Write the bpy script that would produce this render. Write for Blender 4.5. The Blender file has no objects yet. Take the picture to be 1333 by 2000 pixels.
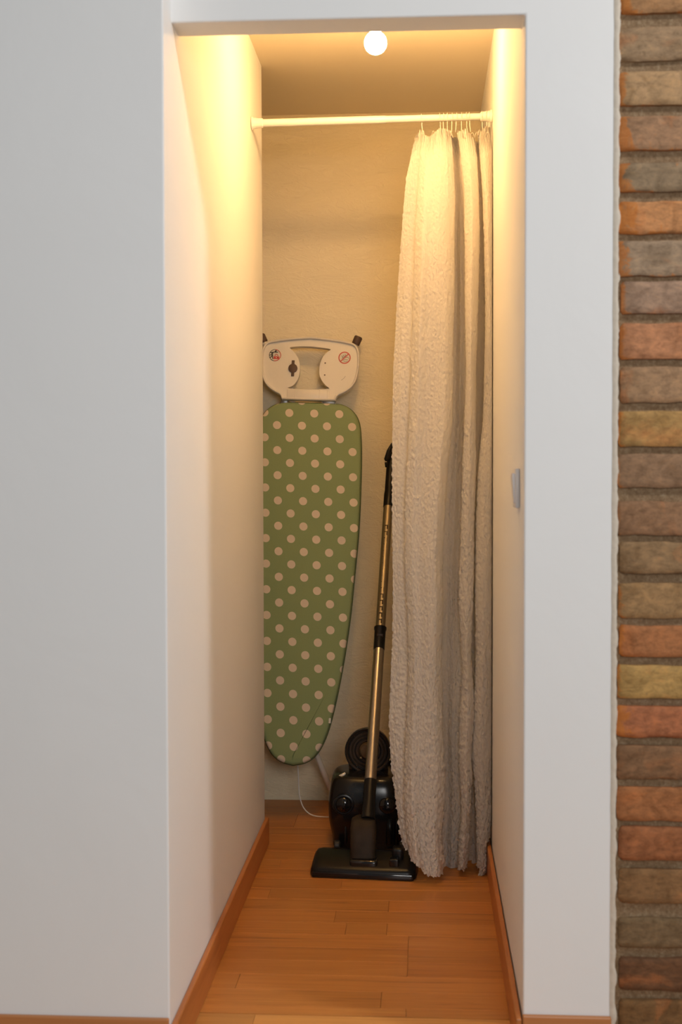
import bpy, bmesh, math, random
from mathutils import Vector, Matrix, noise

# ------------------------------------------------------------------ camera, sky, lights, exposure
C = bpy.context.scene.collection
scn = bpy.context.scene
F_PX, YAW, PITCH, ROLL, CAM_H = 2591.0, 0.0625, -0.0336, -0.0023, 1.2137
IW, IH = 1333.0, 2000.0
fw = Vector((-math.sin(YAW), math.cos(YAW), 0)); rt = Vector((math.cos(YAW), math.sin(YAW), 0)); up = Vector((0, 0, 1))
f2 = fw * math.cos(PITCH) + up * math.sin(PITCH); u2 = up * math.cos(PITCH) - fw * math.sin(PITCH)
CR = rt * math.cos(ROLL) + u2 * math.sin(ROLL); CU = u2 * math.cos(ROLL) - rt * math.sin(ROLL); CF = f2
CAM = Vector((0, 0, CAM_H))
cam_data = bpy.data.cameras.new('camera'); cam = bpy.data.objects.new('camera', cam_data); C.objects.link(cam)
cam.matrix_world = Matrix(((CR.x, CU.x, -CF.x, 0), (CR.y, CU.y, -CF.y, 0), (CR.z, CU.z, -CF.z, CAM_H), (0, 0, 0, 1)))
cam_data.sensor_fit = 'VERTICAL'; cam_data.sensor_height = 36.0; cam_data.sensor_width = 24.0
cam_data.lens = F_PX * 36.0 / IH
cam_data.clip_start = 0.05
cam_data.dof.use_dof = True; cam_data.dof.focus_distance = 4.35; cam_data.dof.aperture_fstop = 4.5
scn.camera = cam

w = bpy.data.worlds.new('room_daylight'); scn.world = w; w.use_nodes = True
bg = w.node_tree.nodes['Background']; bg.inputs['Color'].default_value = (0.86, 0.94, 1.0, 1); bg.inputs['Strength'].default_value = 0.205

def area(name, loc, target, size, power, col):
    d = bpy.data.lights.new(name, 'AREA'); d.shape = 'SQUARE'; d.size = size; d.energy = power; d.color = col
    o = bpy.data.objects.new(name, d); C.objects.link(o); o.location = loc
    o.rotation_euler = (Vector(target) - Vector(loc)).to_track_quat('-Z', 'Y').to_euler()
area('room_window_light', (2.487, 1.308, 3.211), (0.0, 2.9, 1.1), 0.32, 47.0, (1.0, 0.985, 0.97))
area('front_fill_light', (0.65, -1.1, 1.85), (0.0, 3.9, 1.0), 1.1, 48.0, (1.0, 0.975, 0.945))  # added fill behind the camera, brightens the curtain and lower cupboard; no actual window

scn.view_settings.view_transform = 'Standard'; scn.view_settings.look = 'None'
scn.view_settings.gamma = 1.0; scn.view_settings.use_curve_mapping = False
scn.view_settings.exposure = 0.0
BULB_STRENGTH = 395.0

# ------------------------------------------------------------------ helpers
def ray(px, py):
    return CF + CR * ((px - IW / 2) / F_PX) - CU * ((py - IH / 2) / F_PX)
def at(px, py, Y):
    d = ray(px, py); return CAM + d * (Y / d.y)
def atX(px, py, X):
    d = ray(px, py); return CAM + d * (X / d.x)
def atZ(px, py, Z=0.0):
    d = ray(px, py); return CAM + d * ((Z - CAM_H) / d.z)
def lerp(a, b, t): return a + (b - a) * t
def interp(tab, x):
    if x <= tab[0][0]: return tab[0][1]
    for (a, va), (b, vb) in zip(tab, tab[1:]):
        if x <= b: return va + (vb - va) * (x - a) / (b - a)
    return tab[-1][1]
def cr(p0, p1, p2, p3, t):
    return 0.5 * ((2 * p1) + (p2 - p0) * t + (2 * p0 - 5 * p1 + 4 * p2 - p3) * t * t + (3 * p1 - p0 - 3 * p2 + p3) * t ** 3)
def smooth_path(pts, n=8, closed=False):
    pts = [Vector(p) for p in pts]; out = []; N = len(pts)
    rng = range(N if closed else N - 1)
    for i in rng:
        if closed: a, b, c, d = pts[(i - 1) % N], pts[i], pts[(i + 1) % N], pts[(i + 2) % N]
        else: a, b, c, d = pts[max(i - 1, 0)], pts[i], pts[i + 1], pts[min(i + 2, N - 1)]
        for k in range(n): out.append(cr(a, b, c, d, k / n))
    if not closed: out.append(pts[-1])
    return out
def s2l(c):
    return tuple(((x / 255) / 12.92) if x / 255 <= 0.04045 else (((x / 255) + 0.055) / 1.055) ** 2.4 for x in c)

def props(o, label=None, cat=None, group=None, kind=None):
    if label: o['label'] = label
    if cat: o['category'] = cat
    if group: o['group'] = group
    if kind: o['kind'] = kind
    return o
def obj(name, bm, mat, parent=None, smooth=False, auto=None, mods=()):
    me = bpy.data.meshes.new(name)
    bmesh.ops.recalc_face_normals(bm, faces=bm.faces)
    if smooth:
        for f in bm.faces: f.smooth = True
    bm.to_mesh(me); bm.free()
    for m in (mat if isinstance(mat, (list, tuple)) else [mat]): me.materials.append(m)
    o = bpy.data.objects.new(name, me); C.objects.link(o)
    if parent: o.parent = parent; o.matrix_parent_inverse = parent.matrix_basis.inverted()
    if auto is not None:
        try: me.set_sharp_from_angle(angle=math.radians(auto))
        except Exception: pass
    return o
def empty(name, loc, label, cat, group=None):
    o = bpy.data.objects.new(name, None); C.objects.link(o); o.location = loc; o.empty_display_size = 0.05
    return props(o, label, cat, group)
def bx(bm, lo, hi, M=None):
    vs = [bm.verts.new((x, y, z)) for x in (lo[0], hi[0]) for y in (lo[1], hi[1]) for z in (lo[2], hi[2])]
    for f in ((0, 1, 3, 2), (4, 6, 7, 5), (0, 4, 5, 1), (2, 3, 7, 6), (0, 2, 6, 4), (1, 5, 7, 3)):
        bm.faces.new([vs[i] for i in f])
    if M is not None:
        for v in vs: v.co = M @ v.co
    return vs
def box(lo, hi, bevel=0.0, seg=2, M=None):
    bm = bmesh.new(); bx(bm, lo, hi, M)
    if bevel: bmesh.ops.bevel(bm, geom=bm.edges[:], offset=bevel, segments=seg, affect='EDGES', profile=0.5)
    return bm
def prism(bm, poly, z0, z1, axis='Z'):
    a = [bm.verts.new((p[0], p[1], z0)) for p in poly]; b = [bm.verts.new((p[0], p[1], z1)) for p in poly]
    n = len(poly); bm.faces.new(a[::-1]); bm.faces.new(b)
    for i in range(n): bm.faces.new((a[i], a[(i + 1) % n], b[(i + 1) % n], b[i]))
def loft(bm, rings, close_ends=True, closed=True):
    R = [[bm.verts.new(p) for p in r] for r in rings]; n = len(R[0])
    for a, b in zip(R, R[1:]):
        for i in range(n if closed else n - 1):
            bm.faces.new((a[i], a[(i + 1) % n], b[(i + 1) % n], b[i]))
    if close_ends: bm.faces.new(R[0][::-1]); bm.faces.new(R[-1])
    return R
def frame(d):
    d = d.normalized(); a = Vector((0, 0, 1)) if abs(d.z) < 0.9 else Vector((1, 0, 0))
    x = d.cross(a).normalized(); return x, d.cross(x).normalized()
def sweep(bm, pts, rad, n=12, cap=True):
    pts = [Vector(p) for p in pts]; rings = []; x = None
    for i, p in enumerate(pts):
        d = (pts[min(i + 1, len(pts) - 1)] - pts[max(i - 1, 0)]).normalized()
        if x is None: x, y = frame(d)
        else:
            x = (x - d * x.dot(d)).normalized(); y = d.cross(x)
        r = rad[i] if isinstance(rad, (list, tuple)) else rad
        rings.append([p + (x * math.cos(2 * math.pi * k / n) + y * math.sin(2 * math.pi * k / n)) * r for k in range(n)])
    loft(bm, rings, cap)
def lathe(bm, c, axis, prof, n=32):
    """prof = list of (distance along axis, radius)"""
    c = Vector(c); d = Vector(axis).normalized(); x, y = frame(d)
    loft(bm, [[c + d * h + (x * math.cos(2 * math.pi * k / n) + y * math.sin(2 * math.pi * k / n)) * max(r, 1e-4) for k in range(n)] for h, r in prof])
def superring(cx, cy, z, a, b, e=4.0, n=40):
    out = []
    for k in range(n):
        t = 2 * math.pi * k / n; ct, st = math.cos(t), math.sin(t)
        out.append(Vector((cx + a * math.copysign(abs(ct) ** (2 / e), ct), cy + b * math.copysign(abs(st) ** (2 / e), st), z)))
    return out

# ------------------------------------------------------------------ materials
class NT:
    def __init__(s, name):
        s.m = bpy.data.materials.new(name); s.m.use_nodes = True; s.t = s.m.node_tree; s.n = s.t.nodes
        s.b = s.n['Principled BSDF']; s.out = s.n['Material Output']
    def add(s, typ, **kw):
        nd = s.n.new(typ)
        for k, v in kw.items():
            if k.startswith('i_'): 
                key = k[2:].replace('_', ' ')
                nd.inputs[int(key) if key.isdigit() else key].default_value = v
            else: setattr(nd, k, v)
        return nd
    def link(s, a, b): s.t.links.new(a, b)
    def math(s, op, a, b=None, clamp=False):
        nd = s.add('ShaderNodeMath', operation=op, use_clamp=clamp)
        for i, v in enumerate((a, b)):
            if v is None: continue
            if isinstance(v, (int, float)): nd.inputs[i].default_value = v
            else: s.link(v, nd.inputs[i])
        return nd.outputs[0]
    def coords(s, scale=(1, 1, 1), rand=False, kind='Object'):
        tc = s.add('ShaderNodeTexCoord'); mp = s.add('ShaderNodeMapping'); mp.inputs['Scale'].default_value = scale
        s.link(tc.outputs[kind], mp.inputs['Vector'])
        if rand:
            oi = s.add('ShaderNodeObjectInfo'); vm = s.add('ShaderNodeVectorMath', operation='SCALE'); vm.inputs[0].default_value = (37, 19, 53)
            s.link(oi.outputs['Random'], vm.inputs['Scale']); s.link(vm.outputs[0], mp.inputs['Location'])
        return mp.outputs[0]
    def noise(s, vec, scale, detail=3.0, rough=0.5, dist=0.0):
        nd = s.add('ShaderNodeTexNoise'); nd.inputs['Scale'].default_value = scale; nd.inputs['Detail'].default_value = detail
        nd.inputs['Roughness'].default_value = rough; nd.inputs['Distortion'].default_value = dist
        s.link(vec, nd.inputs['Vector']); return nd.outputs['Fac']
    def ramp(s, fac, stops):
        nd = s.add('ShaderNodeValToRGB'); e = nd.color_ramp.elements
        while len(e) < len(stops): e.new(0.5)
        for i, (p, c) in enumerate(stops):
            e[i].position = p; e[i].color = (*c, 1) if len(c) == 3 else c
        s.link(fac, nd.inputs[0]); return nd.outputs[0]
    def mix(s, fac, a, b, mode='MIX'):
        nd = s.add('ShaderNodeMix', data_type='RGBA', blend_type=mode)
        for idx, v in ((0, fac), (6, a), (7, b)):
            if isinstance(v, (int, float)): nd.inputs[idx].default_value = v
            elif isinstance(v, tuple): nd.inputs[idx].default_value = (*v, 1)
            else: s.link(v, nd.inputs[idx])
        return nd.outputs[2]
    def bump(s, h, strength, dist=0.01, prev=None):
        nd = s.add('ShaderNodeBump'); nd.inputs['Strength'].default_value = strength; nd.inputs['Distance'].default_value = dist
        s.link(h, nd.inputs['Height'])
        if prev is not None: s.link(prev, nd.inputs['Normal'])
        return nd.outputs[0]
def plain(name, col, rough=0.5, metal=0.0, spec=0.5, nscale=0, nbump=0.0, var=0.0, **extra):
    t = NT(name); t.b.inputs['Base Color'].default_value = (*col, 1); t.b.inputs['Roughness'].default_value = rough
    t.b.inputs['Metallic'].default_value = metal; t.b.inputs['Specular IOR Level'].default_value = spec
    v = t.coords(); n = t.noise(v, nscale or 30, 4)
    if var: t.link(t.mix(n, tuple(c * (1 - var) for c in col), tuple(min(1, c * (1 + var)) for c in col)), t.b.inputs['Base Color'])
    if nbump: t.link(t.bump(n, nbump, 0.002), t.b.inputs['Normal'])
    for k, val in extra.items(): t.b.inputs[k.replace('_', ' ')].default_value = val
    return t.m

def wall_paint(name, col, coarse=0.12, fine=0.08, strokes=0.0):
    t = NT(name); v = t.coords(kind='Object')
    n1 = t.noise(v, 3.0, 4, 0.55, 0.6); n2 = t.noise(v, 60, 3)
    t.link(t.mix(n1, tuple(c * 0.985 for c in col), tuple(min(1, c * 1.015) for c in col)), t.b.inputs['Base Color'])
    b = t.bump(n1, coarse, 0.02); b = t.bump(n2, fine, 0.002, b)
    if strokes:
        v2 = t.coords((4, 1, 11)); n3 = t.noise(v2, 2.2, 5, 0.62, 2.2)
        r = t.ramp(n3, [(0.40, (0, 0, 0)), (0.50, (1, 1, 1)), (0.58, (0.3, 0.3, 0.3)), (0.72, (0.8, 0.8, 0.8))])
        b = t.bump(r, strokes, 0.004, b)
    t.link(b, t.b.inputs['Normal']); t.b.inputs['Roughness'].default_value = 0.75; t.b.inputs['Specular IOR Level'].default_value = 0.25
    return t.m
M_wall = wall_paint('white_wall_paint', (0.86, 0.855, 0.845))
M_back = wall_paint('trowelled_cream_plaster', (0.91, 0.80, 0.57), 0.25, 0.12, 0.45)
M_ceil = wall_paint('cream_ceiling_paint', (0.89, 0.79, 0.62), 0.1, 0.05)

def wood(name, c1, c2, c3, gscale=1.0, rough=0.38, use_obj=True, axis='X'):
    t = NT(name); sc = {'X': (1.2, 16, 16), 'Y': (16, 1.2, 16)}[axis]
    v = t.coords(tuple(a * gscale for a in sc), rand=True)
    n = t.noise(v, 1.3, 5, 0.6, 1.6)
    v2 = t.coords({'X': (3, 150, 150), 'Y': (150, 3, 150)}[axis], rand=True); nf = t.noise(v2, 1.5, 3)
    col = t.ramp(n, [(0.30, tuple(c * .82 for c in c1)), (0.44, c2), (0.58, c2), (0.74, c3)])
    col = t.mix(0.32, col, t.ramp(nf, [(0.3, c1), (0.7, c3)]))
    if use_obj:
        oi = t.add('ShaderNodeObjectInfo'); col = t.mix(1.0, col, oi.outputs['Color'], 'MULTIPLY')
    t.link(col, t.b.inputs['Base Color']); t.b.inputs['Roughness'].default_value = rough
    t.link(t.bump(nf, 0.06, 0.001), t.b.inputs['Normal']); t.b.inputs['Specular IOR Level'].default_value = 0.35
    return t.m
M_floor = wood('orange_laminate', (0.36, 0.125, 0.029), (0.54, 0.21, 0.050), (0.64, 0.285, 0.078))
M_board_y = wood('baseboard_wood_deep', (0.40, 0.13, 0.035), (0.50, 0.18, 0.05), (0.56, 0.22, 0.07), axis='Y', use_obj=False, gscale=0.6)
M_board_x = wood('baseboard_wood_front', (0.40, 0.15, 0.05), (0.52, 0.21, 0.075), (0.58, 0.25, 0.09), use_obj=False, gscale=0.6)

# bricks: object colour = body, object alpha = how orange the worn left arris is
t = NT('old_brick'); oi = t.add('ShaderNodeObjectInfo'); v = t.coords((1, 1, 1), rand=True)
n1 = t.noise(v, 26, 6, 0.65, 0.8); n2 = t.noise(v, 110, 5, 0.7); n3 = t.noise(v, 9, 3, 0.5, 1.0)
body = t.mix(1.0, oi.outputs['Color'], t.ramp(n1, [(0.25, (0.62, 0.58, 0.52)), (0.5, (0.95, 0.95, 0.93)), (0.75, (1.25, 1.2, 1.14))]), 'MULTIPLY')
blot = t.ramp(n3, [(0.56, (0, 0, 0)), (0.68, (1, 1, 1))])
body = t.mix(t.math('MULTIPLY', blot, 0.38), body, s2l((196, 120, 70)))
dk = t.ramp(n1, [(0.70, (0, 0, 0)), (0.80, (1, 1, 1))]); body = t.mix(t.math('MULTIPLY', dk, 0.45), body, s2l((205, 180, 150)))
at_ = t.add('ShaderNodeAttribute', attribute_type='GEOMETRY', attribute_name='arris')
wear = t.math('MULTIPLY', t.math('ADD', at_.outputs['Fac'], t.math('MULTIPLY', t.math('SUBTRACT', n1, 0.5), 2.0)), oi.outputs['Alpha'])
wear = t.ramp(wear, [(0.28, (0, 0, 0)), (0.45, (1, 1, 1))])
v5 = t.coords((1, 1, 2.2), rand=True); n5 = t.noise(v5, 48, 6, 0.75, 0.5)
body = t.mix(1.0, body, t.ramp(n5, [(0.30, (0.66, 0.64, 0.62)), (0.5, (1.0, 1.0, 1.0)), (0.70, (1.28, 1.22, 1.12))]), 'MULTIPLY')
spk = t.ramp(n2, [(0.62, (0, 0, 0)), (0.70, (1, 1, 1))]); body = t.mix(t.math('MULTIPLY', spk, 0.35), body, s2l((120, 98, 78)))
body = t.mix(t.math('MULTIPLY', wear, 0.75), body, t.mix(n5, s2l((176, 92, 38)), s2l((214, 140, 66))))
t.link(body, t.b.inputs['Base Color']); t.b.inputs['Roughness'].default_value = 0.9; t.b.inputs['Specular IOR Level'].default_value = 0.2
b = t.bump(n1, 0.5, 0.004); b = t.bump(n2, 0.5, 0.0015, b); t.link(b, t.b.inputs['Normal'])
M_brick = t.m
t = NT('brown_mortar'); v = t.coords(); n1 = t.noise(v, 130, 6, 0.7); n2 = t.noise(v, 22, 4, 0.6)
c = t.ramp(n1, [(0.3, s2l((115, 90, 66))), (0.55, s2l((158, 132, 102))), (0.72, s2l((190, 170, 140)))])
c = t.mix(t.math('MULTIPLY', n2, 0.5), c, s2l((140, 112, 84)))
t.link(c, t.b.inputs['Base Color']); t.b.inputs['Roughness'].default_value = 0.95; t.b.inputs['Specular IOR Level'].default_value = 0.15
t.link(t.bump(n1, 0.9, 0.004), t.b.inputs['Normal']); M_mortar = t.m
M_lip = plain('ragged_cream_plaster', (0.64, 0.56, 0.46), 0.9, nscale=90, nbump=0.5, var=0.12, spec=0.2)

# gauze curtain
t = NT('crinkled_gauze'); v = t.coords((1, 1, 0.75)); n1 = t.noise(v, 95, 4, 0.65, 1.5); n2 = t.noise(v, 330, 3, 0.6)
t.b.inputs['Base Color'].default_value = (0.90, 0.86, 0.80, 1); t.b.inputs['Roughness'].default_value = 0.95; t.b.inputs['Specular IOR Level'].default_value = 0.1
b = t.bump(n1, 0.6, 0.005); b = t.bump(n2, 0.35, 0.0012, b); t.link(b, t.b.inputs['Normal'])
tr = t.add('ShaderNodeBsdfTranslucent'); tr.inputs['Color'].default_value = (0.92, 0.85, 0.73, 1); t.link(b, tr.inputs['Normal'])
ms = t.add('ShaderNodeMixShader'); ms.inputs[0].default_value = 0.34
t.link(t.b.outputs[0], ms.inputs[1]); t.link(tr.outputs[0], ms.inputs[2]); t.link(ms.outputs[0], t.out.inputs['Surface'])
M_gauze = t.m

# polka-dot cotton: staggered dots in the board's own coordinates
t = NT('green_polka_dot_cotton'); tc = t.add('ShaderNodeTexCoord'); sp = t.add('ShaderNodeSeparateXYZ'); t.link(tc.outputs['Object'], sp.inputs[0])
DU, DV, DU0, DV0, SH, DR = 0.0883, 0.0890, 0.0, 0.0, 0.055, 0.0142
DOT = dict(DU=DU, DV=DV)
un, vn = t.add('ShaderNodeValue'), t.add('ShaderNodeValue'); un.name = 'off_u'; vn.name = 'off_v'
U_ = t.math('ADD', t.math('ADD', sp.outputs[0], t.math('MULTIPLY', sp.outputs[1], SH)), un.outputs[0]); V_ = t.math('ADD', sp.outputs[1], vn.outputs[0])
def dots(shu, shv):
    a = t.math('SUBTRACT', t.math('FRACT', t.math('ADD', t.math('DIVIDE', U_, DU), shu + 50.5)), 0.5)
    b = t.math('SUBTRACT', t.math('FRACT', t.math('ADD', t.math('DIVIDE', V_, DV), shv + 50.5)), 0.5)
    a = t.math('MULTIPLY', a, DU); b = t.math('MULTIPLY', b, DV)
    r = t.math('SQRT', t.math('ADD', t.math('MULTIPLY', a, a), t.math('MULTIPLY', b, b)))
    return t.math('LESS_THAN', r, DR)
d = t.math('MAXIMUM', dots(0, 0), dots(0.5, 0.5))
vw = t.coords((260, 260, 40)); weave = t.noise(vw, 2.0, 3, 0.6)
green = t.mix(weave, (0.225, 0.275, 0.125), (0.295, 0.36, 0.175))
cream = t.mix(weave, (0.66, 0.53, 0.40), (0.74, 0.62, 0.48))
t.link(t.mix(d, green, cream), t.b.inputs['Base Color']); t.b.inputs['Roughness'].default_value = 0.9; t.b.inputs['Specular IOR Level'].default_value = 0.15
nf = t.noise(t.coords((1, 0.5, 1)), 12, 3)
b = t.bump(weave, 0.15, 0.0008); b = t.bump(nf, 0.12, 0.01, b); t.link(b, t.b.inputs['Normal'])
M_dots = t.m
M_rim = plain('green_cover_hem', (0.10, 0.13, 0.05), 0.9, nscale=200, nbump=0.2, var=0.1)
M_cream = plain('cream_plastic', (0.76, 0.70, 0.60), 0.38, nscale=60, nbump=0.02, var=0.02)
M_tube = plain('cream_enamel_tube', (0.74, 0.68, 0.58), 0.35, nscale=40, var=0.02)
M_brown = plain('brown_rubber', (0.10, 0.055, 0.035), 0.6, nscale=80, nbump=0.1, var=0.15)
M_steel = plain('brushed_steel', (0.45, 0.43, 0.40), 0.5, metal=1.0, nscale=120, nbump=0.02, var=0.04)
M_chrome = plain('satin_chrome_tube', (0.42, 0.38, 0.34), 0.28, metal=1.0, nscale=90, nbump=0.015, var=0.04)
M_brass = plain('warm_satin_tube', (0.30, 0.255, 0.19), 0.42, metal=1.0, nscale=90, nbump=0.02, var=0.05)
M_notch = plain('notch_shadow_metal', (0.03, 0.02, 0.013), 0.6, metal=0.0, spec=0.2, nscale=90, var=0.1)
M_blk = plain('black_plastic', (0.007, 0.0065, 0.006), 0.30, spec=0.3, nscale=60, nbump=0.04, var=0.2)
M_gloss = plain('gloss_black_plastic', (0.010, 0.009, 0.009), 0.08, nscale=40, var=0.2)
M_dusty = plain('dusty_black_plastic', (0.034, 0.023, 0.014), 0.55, spec=0.15, nscale=28, nbump=0.06, var=0.6)
M_body = plain('charcoal_plastic', (0.010, 0.009, 0.0085), 0.2, spec=0.35, nscale=25, nbump=0.02, var=0.25)
M_hose = plain('grey_hose_plastic', (0.03, 0.03, 0.03), 0.4, spec=0.3, nscale=60, nbump=0.05, var=0.2)
M_smoke = plain('smoky_brown_plastic', (0.042, 0.026, 0.016), 0.3, nscale=22, nbump=0.05, var=0.5, spec=0.25)
M_core = plain('tan_smoky_plastic', (0.11, 0.07, 0.035), 0.35, nscale=30, nbump=0.04, var=0.4, spec=0.25)
M_white = plain('white_enamel', (0.82, 0.80, 0.76), 0.35, nscale=60, nbump=0.02, var=0.02)
M_switch = plain('white_switch_plastic', (0.80, 0.79, 0.80), 0.3, nscale=60, nbump=0.02, var=0.02)
M_red = plain('red_print', (0.52, 0.05, 0.03), 0.5, nscale=60, var=0.05)
M_black_print = plain('black_print', (0.03, 0.025, 0.02), 0.5, nscale=60, var=0.1)
M_label = plain('pale_label', (0.66, 0.62, 0.52), 0.5, nscale=60, var=0.03)
M_greyprint = plain('grey_print', (0.22, 0.20, 0.17), 0.5, nscale=60, var=0.05)
t = NT('glowing_bulb'); em = t.add('ShaderNodeEmission'); em.inputs['Color'].default_value = (1.0, 0.59, 0.225, 1); em.inputs['Strength'].default_value = BULB_STRENGTH
t.link(em.outputs[0], t.out.inputs['Surface']); M_bulb = t.m

# ------------------------------------------------------------------ the setting
XL, XR, YF, YFL, TW, YLE, YB, ZL, ZC = -0.5123, 0.2024, 2.70, 2.6142, 0.0894, 4.215, 4.796, 2.1174, 2.4809
XBR = 0.3825                      # where the painted wall stops and the bare brick begins
XW = -1.0                        # far left end of the cupboard behind the partition

def bev(o, width=0.004, seg=3):
    m = o.modifiers.new('bevel', 'BEVEL'); m.width = width; m.segments = seg; m.limit_method = 'ANGLE'; m.harden_normals = False
    return o
bm = bmesh.new()                  # front-left wall + the partition down the left of the cupboard, one L-shaped wall
prism(bm, [(-2.3, YFL), (XL, YFL), (XL, YLE), (XL - 0.12, YLE), (XL - 0.12, YFL + 0.2), (-2.3, YFL + 0.2)], -0.03, 3.0)
bev(props(obj('wall_left', bm, M_wall), 'white wall left of the cupboard opening', kind='structure'))
bm = bmesh.new()                  # right of the opening and down the right of the cupboard
prism(bm, [(XR, YF), (XBR, YF), (XBR, YF + 0.12), (XR + 0.14, YF + 0.12), (XR + 0.14, YB), (XR, YB)], -0.03, 3.0)
WR = props(obj('wall_right', bm, M_wall), 'white wall over and to the right of the cupboard opening, up to the bare bricks', kind='structure')
hd = obj('header', box((XL - 0.012, YF, ZL), (XR + 0.06, YF + TW, 3.0)), M_wall)          # header over the opening, fused to that wall
mo = WR.modifiers.new('fuse', 'BOOLEAN'); mo.operation = 'UNION'; mo.solver = 'EXACT'; mo.object = hd
me_ = bpy.data.meshes.new_from_object(WR.evaluated_get(bpy.context.evaluated_depsgraph_get()))
WR.modifiers.clear(); WR.data = me_; bpy.data.objects.remove(hd)
bm = bmesh.new(); bm.from_mesh(me_); bmesh.ops.dissolve_limit(bm, angle_limit=0.01, verts=bm.verts, edges=bm.edges); bm.to_mesh(me_); bm.free()
bev(WR)
props(obj('wall_back', box((XW - 0.1, YB, -0.03), (XR + 0.14, YB + 0.1, 2.62)), M_back), 'trowelled cream back wall of the cupboard', kind='structure')
props(obj('wall_far', box((XW - 0.1, YFL + 0.2, -0.03), (XW, YB, 2.62)), M_back), kind='structure')
props(obj('ceiling', box((XW, YF + TW, ZC), (XR + 0.001, YB, ZC + 0.1)), M_ceil), 'cream ceiling inside the cupboard', kind='structure')

# baseboards
def board(name, lo, hi, mat, label=None):
    o = obj(name, box(lo, hi), mat); m = o.modifiers.new('bevel', 'BEVEL'); m.width = 0.003; m.segments = 2
    return props(o, label, kind='structure')
board('baseboard_left', (XL + 0.001, YFL - 0.012, 0.0005), (XL + 0.014, YLE + 0.002, 0.088), M_board_y, 'orange wood baseboard along the left partition')
board('baseboard_right', (XR - 0.015, YF - 0.012, 0.0005), (XR - 0.003, YB - 0.002, 0.088), M_board_y, 'orange wood baseboard along the right cupboard wall')
board('baseboard_front_left', (-2.3, YFL - 0.013, 0.0005), (XL - 0.0005, YFL - 0.001, 0.106), M_board_x, 'orange wood baseboard under the left wall')
board('baseboard_front_right', (XR - 0.0015, YF - 0.013, 0.0005), (XBR - 0.002, YF - 0.001, 0.095), M_board_x, 'orange wood baseboard between the opening and the bricks')
board('baseboard_back', (XR - 0.4, YB - 0.012, 0.0005), (XR - 0.016, YB - 0.001, 0.0015), M_board_x)
bpy.data.objects.remove(bpy.data.objects['baseboard_back'])

# floor: strips of laminate running across, darker in the cupboard, paler in the room
FL = props(obj('floor', box((-2.3, 0.4, -0.06), (1.4, YB, -0.009)), M_mortar), 'orange laminate floor', kind='structure')
rnd = random.Random(11)
plank_cache = {}
def plank(x0, x1, y0, y1, tint, z=0.0):
    L = x1 - x0 - 0.0006; W = y1 - y0 - 0.0010; key = (round(L, 3), round(W, 4))
    if key not in plank_cache:
        bm = box((-L / 2, -W / 2, -0.0085), (L / 2, W / 2, 0)); es = [e for e in bm.edges if all(v.co.z > -0.001 for v in e.verts)]
        bmesh.ops.bevel(bm, geom=es, offset=0.0006, segments=1, affect='EDGES')
        me = bpy.data.meshes.new('plank'); bm.to_mesh(me); bm.free(); me.materials.append(M_floor); plank_cache[key] = me
    o = bpy.data.objects.new('plank', plank_cache[key]); C.objects.link(o); o.parent = FL
    o.location = ((x0 + x1) / 2, (y0 + y1) / 2, z); o.color = (*tint, 1)
YG = 2.892; SW = 0.0925
rows = [(YG + 0.003, 2.940)]
y = 2.940
while y < YB - 0.01:
    rows.append((y, min(y + SW, YB - 0.001))); y += SW
for i, (a, b) in enumerate(rows):
    cuts = {6: [-0.99, -0.62, -0.205, 0.62], 1: [-0.99, -0.7, 0.62]}.get(i)
    if not cuts:
        cuts = [-0.99]; x = -0.99 + rnd.choice([0.35, 0.55, 0.75, 0.95])
        while x < 0.0 or (x < 0.3 and rnd.random() < .2): cuts.append(x); x += rnd.choice([0.6, 0.8, 1.05])
    cuts[-1] = cuts[-1] if cuts[-1] < XR - 0.15 else XR - 0.3
    cuts = [c for c in cuts if c < XR - 0.1] + [XR - 0.0015]
    for c0, c1 in zip(cuts, cuts[1:]):
        if c0 < XL - 0.01 and a < YLE and c1 > XL:   # stop at the partition in front of its end
            c0 = XL + 0.0005
        elif c1 <= XL and a < YLE: continue
        g = rnd.uniform(0.92, 1.07); h = rnd.uniform(-0.02, 0.05)
        plank(c0, c1, a, b, (g, g * (1 + h), g * (1 + 2 * h)))
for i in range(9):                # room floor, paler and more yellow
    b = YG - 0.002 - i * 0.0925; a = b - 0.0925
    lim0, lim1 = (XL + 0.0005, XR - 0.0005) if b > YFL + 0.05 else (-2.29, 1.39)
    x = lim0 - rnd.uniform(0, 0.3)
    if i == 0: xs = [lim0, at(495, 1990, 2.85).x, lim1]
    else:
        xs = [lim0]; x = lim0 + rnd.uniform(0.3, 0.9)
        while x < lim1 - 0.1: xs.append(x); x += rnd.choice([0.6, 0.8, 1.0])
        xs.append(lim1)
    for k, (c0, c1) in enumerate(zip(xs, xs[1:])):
        g = (1.0 if k % 2 == 0 else 1.25) * rnd.uniform(0.95, 1.05); plank(c0, c1, a, b, (g, g * 1.22, g * 1.45), 0.0005)

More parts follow.
